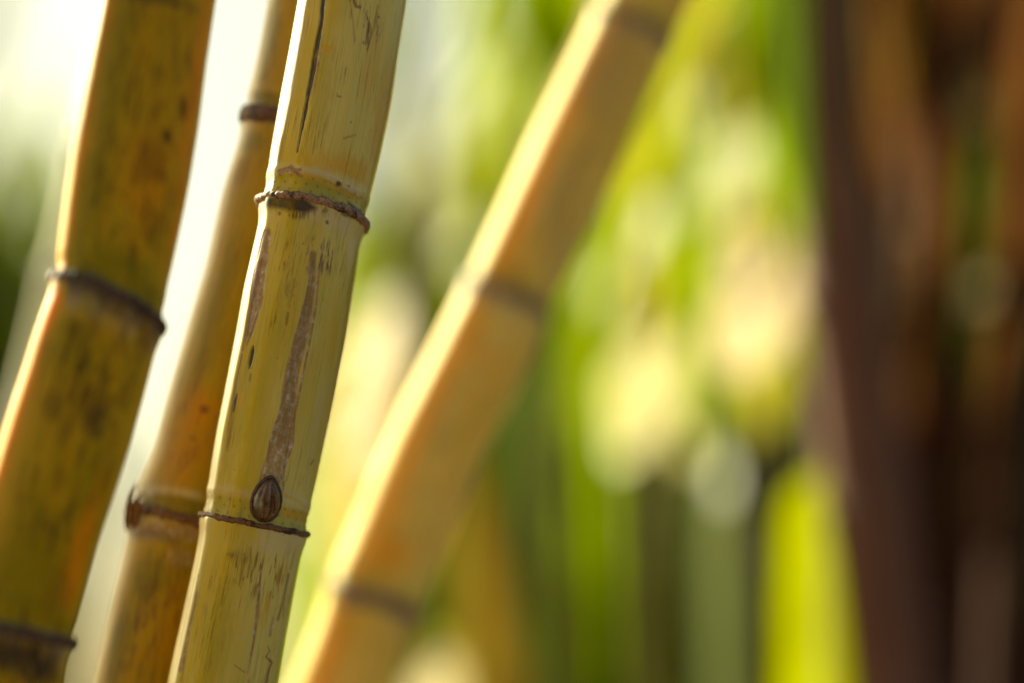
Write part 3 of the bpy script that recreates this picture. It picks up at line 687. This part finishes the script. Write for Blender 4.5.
bg_cane('sugarcane_stalk', 'broad mauve-brown cane running down the right third, nearest of the dark thicket',
    [(785, -500, 1.68), (808, -150, 1.66), (828, 150, 1.62), (856, 400, 1.6), (893, 700, 1.58)], 0.0275, M['purple'],
    [(0.05, [(760, -640, 1.7), (730, -330, 1.75), (742, -60, 1.75), (770, 130, 1.7), (790, 260, 1.7)], 0.04, 'green'),
     (0.08, [(800, -620, 1.6), (792, -330, 1.56), (786, -60, 1.54), (794, 120, 1.53), (812, 250, 1.53)], 0.036, 'deep'),
     (0.12, [(820, -480, 1.6), (838, -250, 1.5), (850, -20, 1.45), (856, 130, 1.42), (856, 210, 1.42)], 0.018, 'black'),
     (0.2, [(850, -560, 1.8), (890, -330, 1.9), (905, -60, 1.95), (902, 40, 2.0), (898, 100, 2)], 0.04, 'ochre')], G1)
bg_cane('sugarcane_stalk', 'near-black cane filling the gap just right of the mauve-brown one',
    [(915, -500, 2.1), (925, -150, 2.1), (935, 150, 2.0), (930, 400, 2.0), (925, 700, 2.0)], 0.026, M['dark'],
    [(0.1, [(960, -600, 2.1), (985, -300, 2.0), (975, 0, 2.0), (935, 220, 1.95), (900, 420, 1.95), (890, 540, 1.9)], 0.05, 'brown'),
     (0.2, [(860, -500, 2.2), (850, -200, 2.2), (880, 60, 2.2), (920, 260, 2.2), (950, 440, 2.2)], 0.05, 'brown'),
     (0.3, [(1000, -400, 2.2), (1010, -100, 2.2), (1000, 200, 2.1), (985, 380, 2.1), (960, 560, 2.1)], 0.035, 'brown')], G1)
bg_cane('sugarcane_stalk', 'dark cane at the right edge of the view',
    [(1040, -500, 1.9), (1035, -150, 1.9), (1030, 150, 1.9), (1020, 400, 1.9), (1008, 700, 1.85)], 0.024, M['dark'],
    [(0.1, [(1060, -600, 1.9), (1050, -300, 1.9), (1030, 0, 1.8), (1015, 200, 1.8), (1000, 330, 1.8), (985, 420, 1.8)], 0.03, 'brown'),
     (0.2, [(1000, -500, 2.2), (985, -200, 2.2), (965, 200, 2.3), (950, 420, 2.3), (940, 600, 2.2)], 0.045, 'deep'),
     (0.15, [(1070, -400, 1.8), (1080, -100, 1.8), (1062, 200, 1.75), (1030, 420, 1.7), (1018, 640, 1.7)], 0.04, 'black')], G1)
bg_cane('sugarcane_stalk', 'slim grey-brown cane low on the right between the mauve-brown and the edge canes',
    [(985, -500, 2.6), (975, -150, 2.6), (968, 150, 2.5), (968, 400, 2.5), (972, 700, 2.5)], 0.022, M['dark'],
    [(0.1, [(930, -500, 2.6), (900, -200, 2.6), (893, 100, 2.6), (900, 300, 2.6), (908, 460, 2.6)], 0.06, 'black'),
     (0.2, [(1000, -500, 2.6), (990, -200, 2.6), (978, 20, 2.6), (972, 110, 2.6), (973, 160, 2.6)], 0.05, 'sage'),
     (0.2, [(960, -450, 2.7), (952, -200, 2.7), (950, 200, 2.7), (945, 480, 2.6), (943, 700, 2.6)], 0.05, 'deep')], G1)
# middle canes
bg_cane('sugarcane_stalk', 'pale cream cane, strongly blurred, peeping out left of the leftmost stalk',
    [(225, -420, 1.45), (170, -120, 1.45), (110, 110, 1.42), (80, 240, 1.4), (46, 380, 1.4), (0, 560, 1.38), (-40, 720, 1.36)], 0.015, M['pale'], [], G2)
bg_cane('sugarcane_stalk', 'pale dry-leaved cane right of centre behind the yellow glow',
    [(760, -600, 2.6), (755, -200, 2.6), (748, 150, 2.6), (738, 400, 2.6), (725, 720, 2.55)], 0.018, M['green_cane'],
    [(0.1, [(730, -600, 2.4), (715, -300, 2.2), (728, 0, 2.1), (748, 190, 2.05), (760, 330, 2.05), (768, 435, 2.05)], 0.06, 'gold', dict(blunt=True, twist=[1.4, 1.4, 1.4, 1.4, 0.8, 0.0, 0])),
     (0.2, [(800, -560, 2.4), (810, -250, 2.3), (790, 60, 2.2), (785, 250, 2.2), (795, 400, 2.2)], 0.05, 'green', dict(twist=[1.4, 1.4, 1.4, 1.0, 0.2, 0])),
     (0.2, [(700, -500, 2.5), (690, -250, 2.5), (705, 0, 2.5), (725, 150, 2.5), (740, 260, 2.5)], 0.06, 'sage'),
     (0.3, [(790, -400, 2.5), (810, -200, 2.5), (805, 0, 2.5), (800, 100, 2.4), (770, 200, 2.4)], 0.05, 'lime'),
     (0.15, [(740, -600, 2.9), (700, -300, 3.0), (690, 100, 3.0), (715, 420, 3.0), (730, 700, 3.0)], 0.07, 'green')], G2)
bg_cane('sugarcane_stalk', 'cane with gold hanging leaves near the middle of the view',
    [(640, -600, 2.4), (640, -200, 2.4), (645, 150, 2.4), (650, 400, 2.4), (655, 720, 2.4)], 0.015, M['green_cane'],
    [(0.1, [(600, -600, 2.2), (590, -250, 2.1), (610, 60, 2.0), (640, 260, 2.0), (650, 390, 2.0), (655, 500, 2.0)], 0.04, 'gold', dict(twist=[1.4, 1.4, 1.4, 1.35, 0.9, 0.1, 0])),
     (0.2, [(690, -560, 2.3), (700, -250, 2.2), (690, 60, 2.2), (680, 300, 2.2), (690, 460, 2.2)], 0.04, 'lime', dict(twist=[1.4, 1.4, 1.4, 1.2, 0.4, 0])),
     (0.1, [(560, -560, 2.4), (560, -250, 2.3), (600, 0, 2.2), (625, 160, 2.2), (632, 260, 2.2)], 0.05, 'lime'),
     (0.15, [(700, -560, 2.0), (730, -300, 1.9), (700, -40, 1.8), (660, 120, 1.75), (610, 290, 1.7), (560, 430, 1.7)], 0.026, 'lime'),
     (0.15, [(660, -560, 2.0), (700, -300, 1.8), (716, -60, 1.7), (690, 60, 1.7), (650, 170, 1.7), (600, 300, 1.7)], 0.02, 'gold'),
     (0.3, [(580, -400, 2.6), (560, -100, 2.6), (580, 200, 2.6), (600, 420, 2.6), (610, 700, 2.6)], 0.06, 'green')], G2)
bg_cane('sugarcane_stalk', 'green cane behind the leaning honey-yellow stalk',
    [(520, -600, 2.8), (530, -200, 2.8), (540, 150, 2.8), (548, 400, 2.8), (552, 720, 2.8)], 0.018, M['green_cane'],
    [(0.1, [(500, -500, 2.6), (505, -250, 2.5), (515, -20, 2.4), (545, 80, 2.3), (560, 150, 2.3)], 0.05, 'green'),
     (0.2, [(560, -500, 2.6), (590, -200, 2.6), (560, 150, 2.6), (520, 360, 2.6), (510, 560, 2.6)], 0.06, 'deep'),
     (0.1, [(640, -420, 1.7), (622, -150, 1.4), (592, 15, 1.33), (560, 85, 1.32), (530, 150, 1.32)], 0.008, 'cream'),
     (0.1, [(540, -420, 1.7), (520, -120, 1.45), (478, 45, 1.38), (448, 95, 1.38), (430, 130, 1.38)], 0.006, 'green'),
     (0.2, [(480, -500, 2.8), (460, -200, 2.8), (480, 120, 2.8), (465, 290, 2.8), (450, 420, 2.8)], 0.035, 'lime'),
     (0.3, [(560, -400, 2.8), (600, -100, 2.8), (600, 250, 2.8), (560, 480, 2.8), (545, 700, 2.8)], 0.07, 'green')], G2)
bg_cane('sugarcane_stalk', 'low cane whose vivid yellow-green leaf tip glows bottom right of centre',
    [(850, -200, 2.2), (845, 0, 2.2), (838, 300, 2.2), (832, 500, 2.2), (825, 760, 2.15)], 0.014, M['green_cane'],
    [(1.5, [(800, 1250, 1.8), (812, 950, 1.65), (820, 720, 1.6), (822, 560, 1.6), (820, 476, 1.6)], 0.062, 'vivid', dict(blunt=18, n=60)),
     (1.4, [(760, 1200, 2.4), (745, 900, 2.3), (735, 650, 2.3), (722, 520, 2.3), (716, 430, 2.3)], 0.06, 'sage', B), (1.4, [(640, 1200, 2.9), (600, 900, 2.9), (570, 700, 2.9), (552, 440, 2.9)], 0.09, 'green', B), (1.4, [(700, 1200, 2.0), (668, 900, 1.9), (650, 720, 1.9), (640, 560, 1.9)], 0.012, 'gold'),
     (1.4, [(900, 1200, 2.2), (930, 900, 2.2), (940, 650, 2.2), (942, 520, 2.2), (940, 420, 2.2)], 0.04, 'green')], G2)
bg_cane('sugarcane_stalk', 'cane with a curled straw leaf between the sharp stalk and the leaning one',
    [(395, -600, 3.0), (400, -200, 3.0), (405, 150, 3.0), (408, 400, 3.0), (410, 720, 3.0)], 0.014, M['green_cane'],
    [(1.5, [(350, 1150, 2.5), (375, 850, 2.3), (378, 620, 2.25), (372, 440, 2.2), (366, 330, 2.2)], 0.075, 'straw', dict(blunt=14, twist=[1.4, 1.4, 1.4, .7, 0, 0])),
     (1.5, [(440, 1200, 2.4), (446, 960, 2.3), (440, 800, 2.2), (436, 700, 2.2), (434, 640, 2.2)], 0.07, 'gold', B),
     (1.4, [(340, 1100, 2.6), (325, 850, 2.5), (320, 650, 2.5), (328, 520, 2.5), (335, 430, 2.5)], 0.045, 'lime', B),
     (1.4, [(470, 1100, 2.6), (500, 850, 2.6), (490, 650, 2.6), (470, 520, 2.6), (460, 430, 2.6)], 0.06, 'ochre')], G2)

def inv(p):
    q = np.asarray(p) - CP; d = q @ FW
    return (512 + FPX * (q @ RT) / d, 341.5 - FPX * (q @ UP) / d, d)
bg_cane('sugarcane_stalk', 'unseen cane added left of the view to shade the olive-amber stalk', [inv(p) for p in nb[::3]], 0.0195, M['olive'], [])
# ------------------------------------------------------------------ far foliage
def foliage(name, label, cat, boxes, parent=None, kind=None, seed=0):
    """boxes: (px0,px1,py0,py1,d0,d1,count,material,length,width) - blades spread through real volumes"""
    rg = np.random.default_rng(seed)
    bym = {}
    for x0, x1, y0, y1, d0, d1, cnt, mt, ln, wd in boxes:
        for k in range(cnt):
            d = rg.uniform(d0, d1); p = P(rg.uniform(x0, x1), rg.uniform(y0, y1), d)
            az = rg.uniform(0, 2 * np.pi); out = np.array([math.cos(az), math.sin(az), 0]) * rg.uniform(0.1, 0.45)
            L = ln * rg.uniform(0.6, 1.3)
            pts = [p + np.array([0, 0, L * 0.5]), p + out * 0.35 * L + np.array([0, 0, L * 0.25]), p + out * 0.7 * L - np.array([0, 0, L * 0.12]), p + out * L - np.array([0, 0, L * 0.5])]
            face = np.array([rg.normal(), rg.normal() - 0.6, 0])
            v, f, co = blade_geo(pts, wd * rg.uniform(0.6, 1.3), facing=face, n=7)
            L_ = bym.setdefault(mt, [[], [], [], 0]); L_[0].append(v); L_[1].append(f + L_[3]); L_[2].append(co); L_[3] += len(v)
    for mt, (v, f, co, _) in bym.items():
        o = mesh_obj(name, np.concatenate(v), np.concatenate(f), M[mt], parent, dict(coord=('FLOAT_VECTOR', np.concatenate(co))))
        if parent is None: tag(o, label, cat, None, kind)
    return bym

M['gloss_cream'] = leaf_mat('glossy_dry_leaf', (0.40, 0.28, 0.09), (0.5, 0.36, 0.10), 0.35, 0.66, (1.0, 0.70, 0.26))
M['gloss_green'] = leaf_mat('glossy_green_leaf', (0.16, 0.18, 0.01), (0.35, 0.36, 0.01), 0.35, 0.55, (0.9, 0.95, 0.25))
M['gloss_yellow'] = leaf_mat('glossy_yellow_leaf', (0.34, 0.28, 0.012), (0.5, 0.42, 0.02), 0.35, 0.68, (1.0, 0.8, 0.12))
M['gloss_dark'] = leaf_mat('glossy_dark_leaf', (0.05, 0.035, 0.01), (0.05, 0.03, 0.01), 0.2, 0.45)
def glints(spots, parent):
    """short broad leaves tilted so that they mirror the low sun"""
    rg = np.random.default_rng(5); HN = np.array([-0.69, -0.44, 0.57])
    for x, y, d, L, W, mt in spots:
        p = P(x, y, d); nrm = HN + rg.normal(0, 0.05, 3); nrm /= np.linalg.norm(nrm)
        up = np.cross(nrm, (1.0, 0, 0)); up *= np.sign(up[2]) / np.linalg.norm(up); L = L * 1.25
        pts = [p + up * L * 0.5, p + up * L * 0.15 + nrm * 0.001, p - up * L * 0.15 + nrm * 0.001, p - up * L * 0.5]
        blade('leaf', pts, W, M[mt], parent, facing=nrm, fold=0.04, n=10, blunt=True)

def bush(label, cat, name, px, d, boxes, seed, trunk_h=1.2):
    b = P(px, 700, d); b[2] = 0
    root = thing(name, label, cat, b)
    foliage('foliage', None, None, boxes, root, seed=seed)
    for k in range(4):
        a = k * 1.7; r = 0.03
        pts = [b + [0.05 * math.cos(a), 0.05 * math.sin(a), -0.02], b + [0.1 * math.cos(a), 0.1 * math.sin(a), 0.5 * trunk_h], b + [0.3 * math.cos(a), 0.3 * math.sin(a), trunk_h], b + [0.5 * math.cos(a), 0.5 * math.sin(a), trunk_h * 1.5]]
        c = catmull(pts, 16); ph = np.linspace(0, 2 * np.pi, 10, endpoint=False)
        V = c[:, None] + (np.linspace(r, r * 0.3, len(c)))[:, None, None] * np.stack([np.cos(ph), np.sin(ph), 0 * ph], -1)[None]
        mesh_obj('trunk', V.reshape(-1, 3), grid_faces(len(c), 10), M['trunk'], root)
    return root

bush('dark green shrub at the left edge behind the leftmost stalk', 'shrub', 'shrub', -40, 4.5,
     [(-260, 60, 760, 1500, 4.2, 5.0, 260, 'green', 0.5, 0.06), (-260, 55, 180, 560, 3.9, 4.2, 120, 'lime', 0.35, 0.06), (-260, 50, 200, 760, 4.2, 5.0, 300, 'green', 0.35, 0.06), (-260, 30, 340, 760, 4.0, 5.2, 220, 'lime', 0.3, 0.05), (-260, 70, -60, 190, 4.2, 5.2, 22, 'sage', 0.6, 0.04)], 3)
shrub_mid = bush('yellow-green shrub showing between the sharp stalk and the leaning stalk', 'shrub', 'shrub', 440, 5.5,
     [(330, 560, -60, 260, 5, 6, 16, 'lime', 0.4, 0.05), (330, 560, 60, 260, 5, 6, 14, 'gold', 0.4, 0.05), (330, 560, 760, 1300, 5, 6, 260, 'green', 0.5, 0.07), (330, 560, 250, 470, 5, 6, 200, 'lime', 0.35, 0.07), (340, 560, 360, 760, 5, 6, 300, 'green', 0.35, 0.07), (420, 560, 210, 420, 5, 6, 120, 'gold', 0.35, 0.06), (330, 420, 430, 600, 5, 6, 120, 'lime', 0.35, 0.07)], 4)
shrub_right = bush('tall bright green shrub in the middle distance right of the leaning stalk', 'shrub', 'shrub', 620, 5.0,
     [(520, 860, 760, 1400, 4.5, 5.5, 500, 'green', 0.5, 0.07), (540, 800, -60, 260, 4.5, 5.5, 420, 'lime', 0.4, 0.07), (520, 800, 200, 760, 4.5, 5.5, 420, 'green', 0.4, 0.07), (480, 620, 380, 760, 4.3, 5, 220, 'deep', 0.4, 0.06), (560, 760, 150, 450, 4.5, 5.2, 120, 'gold', 0.35, 0.06)], 5)
thicket_r = bush('dark dead-leaf thicket filling the right side behind the brown canes', 'thicket', 'thicket', 930, 3.6,
     [(800, 1300, 760, 1600, 3.0, 4.2, 500, 'brown', 0.6, 0.08), (800, 1240, -160, 760, 3.2, 4.2, 900, 'black', 0.5, 0.09), (800, 1240, -160, 760, 2.9, 3.6, 260, 'brown', 0.4, 0.06), (920, 1240, -60, 760, 2.9, 3.2, 34, 'ochre', 0.4, 0.05), (940, 1240, 60, 760, 2.9, 3.4, 60, 'green', 0.4, 0.05), (860, 960, -100, 100, 3.0, 3.2, 30, 'ochre', 0.4, 0.05)], 6)
foliage('cane_field', 'mass of blurred green cane leaves far behind everything', 'cane field',
     [(330, 2300, 330, 1150, 7.5, 9, 3600, 'green', 0.7, 0.10), (540, 2300, -150, 400, 7.5, 9, 3000, 'green', 0.7, 0.10)], kind='stuff', seed=9)

S_ = 'gloss_green'; K_ = 'gloss_cream'; Y_ = 'gloss_yellow'
def vine(label, spots, seed):  # added vines: stems made up to carry the sun-catching leaves
    pts = sorted([P(x + 6, y, d + 0.012) for x, y, d, *_ in spots], key=lambda p: p[2])
    b0 = pts[0].copy(); b0[2] = 0
    root = thing('added_vine', label, 'vine', b0, 'added vines carrying leaves tilted to the sun')
    c = catmull([b0 - [0, 0, .02], b0 + [0.01, 0, 0.4]] + pts + [pts[-1] + [0.05, 0.02, 0.5], pts[-1] + [0.02, 0.1, 0.9]], 260); ph = np.linspace(0, 2 * np.pi, 6, endpoint=False)
    V = c[:, None] + 0.0015 * np.stack([np.cos(ph), np.sin(ph), 0 * ph], -1)[None]
    mesh_obj('stem', V.reshape(-1, 3), grid_faces(len(c), 6), M['trunk'], root)
    glints(spots, root)
vine('added slender vine with pale leaves climbing between the sharp stalk and the leaning stalk',
     [(374, 365, 2.1, .09, .07, K_), (362, 430, 2.15, .09, .06, 'straw'), (384, 320, 2.2, .06, .045, 'straw'), (436, 705, 2.1, .08, .06, K_), (330, 520, 2.3, .05, .03, S_)], 1)
vine('added slender vine whose leaves catch the light at the top, left of the leaning stalk',
     [(468, 90, 2.7, .06, .05, S_), (462, 245, 2.7, .06, .05, S_), (500, 20, 2.6, .05, .04, S_), (430, 160, 2.9, .06, .04, S_)], 2)
vine('added slender vine with yellow leaves glowing just right of the leaning stalk',
     [(642, 225, 1.95, .08, .045, S_), (690, 110, 2.0, .06, .03, S_), (648, 388, 1.9, .135, .085, Y_), (664, 340, 1.95, .06, .05, Y_), (632, 430, 2.05, .08, .05, S_), (690, 440, 2.2, .05, .03, Y_), (610, 290, 2.0, .06, .035, S_)], 3)
vine('added slender vine with cream leaves beside the broad mauve-brown cane',
     [(735, 165, 2.0, .09, .065, S_), (756, 318, 1.78, .135, .085, K_), (740, 262, 1.85, .08, .05, K_), (700, 200, 2.1, .05, .03, S_), (722, 8, 2.1, .06, .05, K_), (724, 480, 2.2, .04, .02, 'sage')], 4)  # topmost cream leaf stands in for a bright sky gap
vine('added slender vine with dull leaves in the dark thicket at the right edge',
     [(975, 105, 1.95, .06, .02, 'sage'), (985, 290, 2.0, .06, .03, 'ochre'), (945, 470, 2.0, .06, .02, 'green'), (1005, 230, 1.95, .06, .025, 'brown')], 5)

# ------------------------------------------------------------------ ground
n = 60
gx = np.concatenate([-np.geomspace(900, 0.5, n), [0], np.geomspace(0.5, 900, n)])
X, Y = np.meshgrid(gx, gx, indexing='ij')
Z = (fbm(X * 1.3, Y * 1.3, 2) - 0.5) * 0.06 * (np.hypot(X, Y) < 20) - 0.01
tag(mesh_obj('ground', np.stack([X.ravel(), Y.ravel(), Z.ravel()], -1), grid_faces(len(gx), len(gx), False), M['soil']), kind='structure')
# straw litter on the soil
rg = np.random.default_rng(44); vs, fs, cs, k_ = [], [], [], 0
for k in range(900):
    x, y = rg.uniform(-2.5, 2.5), rg.uniform(-1.5, 5); a = rg.uniform(0, 6.28); L = rg.uniform(0.1, 0.35)
    d = np.array([math.cos(a), math.sin(a), 0]) * L; z = rg.uniform(0.02, 0.06)
    v, f, co = blade_geo([(x, y, z), np.array([x, y, z + 0.02]) + d * .5, np.array([x, y, z]) + d], rg.uniform(.015, .04), facing=(0, 0, 1), n=5)
    vs.append(v); fs.append(f + k_); cs.append(co); k_ += len(v)
tag(mesh_obj('leaf_litter', np.concatenate(vs), np.concatenate(fs), M['straw'], None, dict(coord=('FLOAT_VECTOR', np.concatenate(cs)))), 'dry straw-coloured cane trash lying on the soil', 'leaf litter', kind='stuff')

# ------------------------------------------------------------------ light
SUN_AZ, SUN_EL = R_(-45), R_(30)        # azimuth from +Y towards +X
sv = np.array([math.sin(SUN_AZ) * math.cos(SUN_EL), math.cos(SUN_AZ) * math.cos(SUN_EL), math.sin(SUN_EL)])
sun = bpy.data.lights.new('sun', 'SUN'); sun.energy = 5.0; sun.angle = R_(0.5); sun.color = (1.0, 0.93, 0.82)
so = bpy.data.objects.new('sun', sun); C.objects.link(so)
from mathutils import Vector
so.rotation_euler = Vector(sv).to_track_quat('Z', 'Y').to_euler(); so.location = (0, 0, 5)
w = bpy.data.worlds.new('World'); bpy.context.scene.world = w; w.use_nodes = True
nt = w.node_tree; nt.nodes.clear()
sky = nt.nodes.new('ShaderNodeTexSky'); sky.sky_type = 'NISHITA'; sky.sun_disc = False
sky.sun_elevation = SUN_EL; sky.sun_rotation = SUN_AZ
sky.air_density = 1.0; sky.dust_density = 4.0; sky.ozone_density = 1.0
bg = nt.nodes.new('ShaderNodeBackground'); bg.inputs['Strength'].default_value = 0.05
wo = nt.nodes.new('ShaderNodeOutputWorld')
nt.links.new(sky.outputs[0], bg.inputs['Color']); nt.links.new(bg.outputs[0], wo.inputs['Surface'])

sc = bpy.context.scene
vs_ = sc.view_settings
vs_.view_transform = 'Standard'; vs_.look = 'None'; vs_.gamma = 1.0; vs_.use_curve_mapping = False
vs_.exposure = 1.6
vs_.use_white_balance = True; vs_.white_balance_temperature = 8200; vs_.white_balance_tint = -9
sc.cycles.use_denoising = True
sc.cycles.max_bounces = 8; sc.cycles.transmission_bounces = 6; sc.cycles.diffuse_bounces = 4; sc.cycles.sample_clamp_indirect = 6
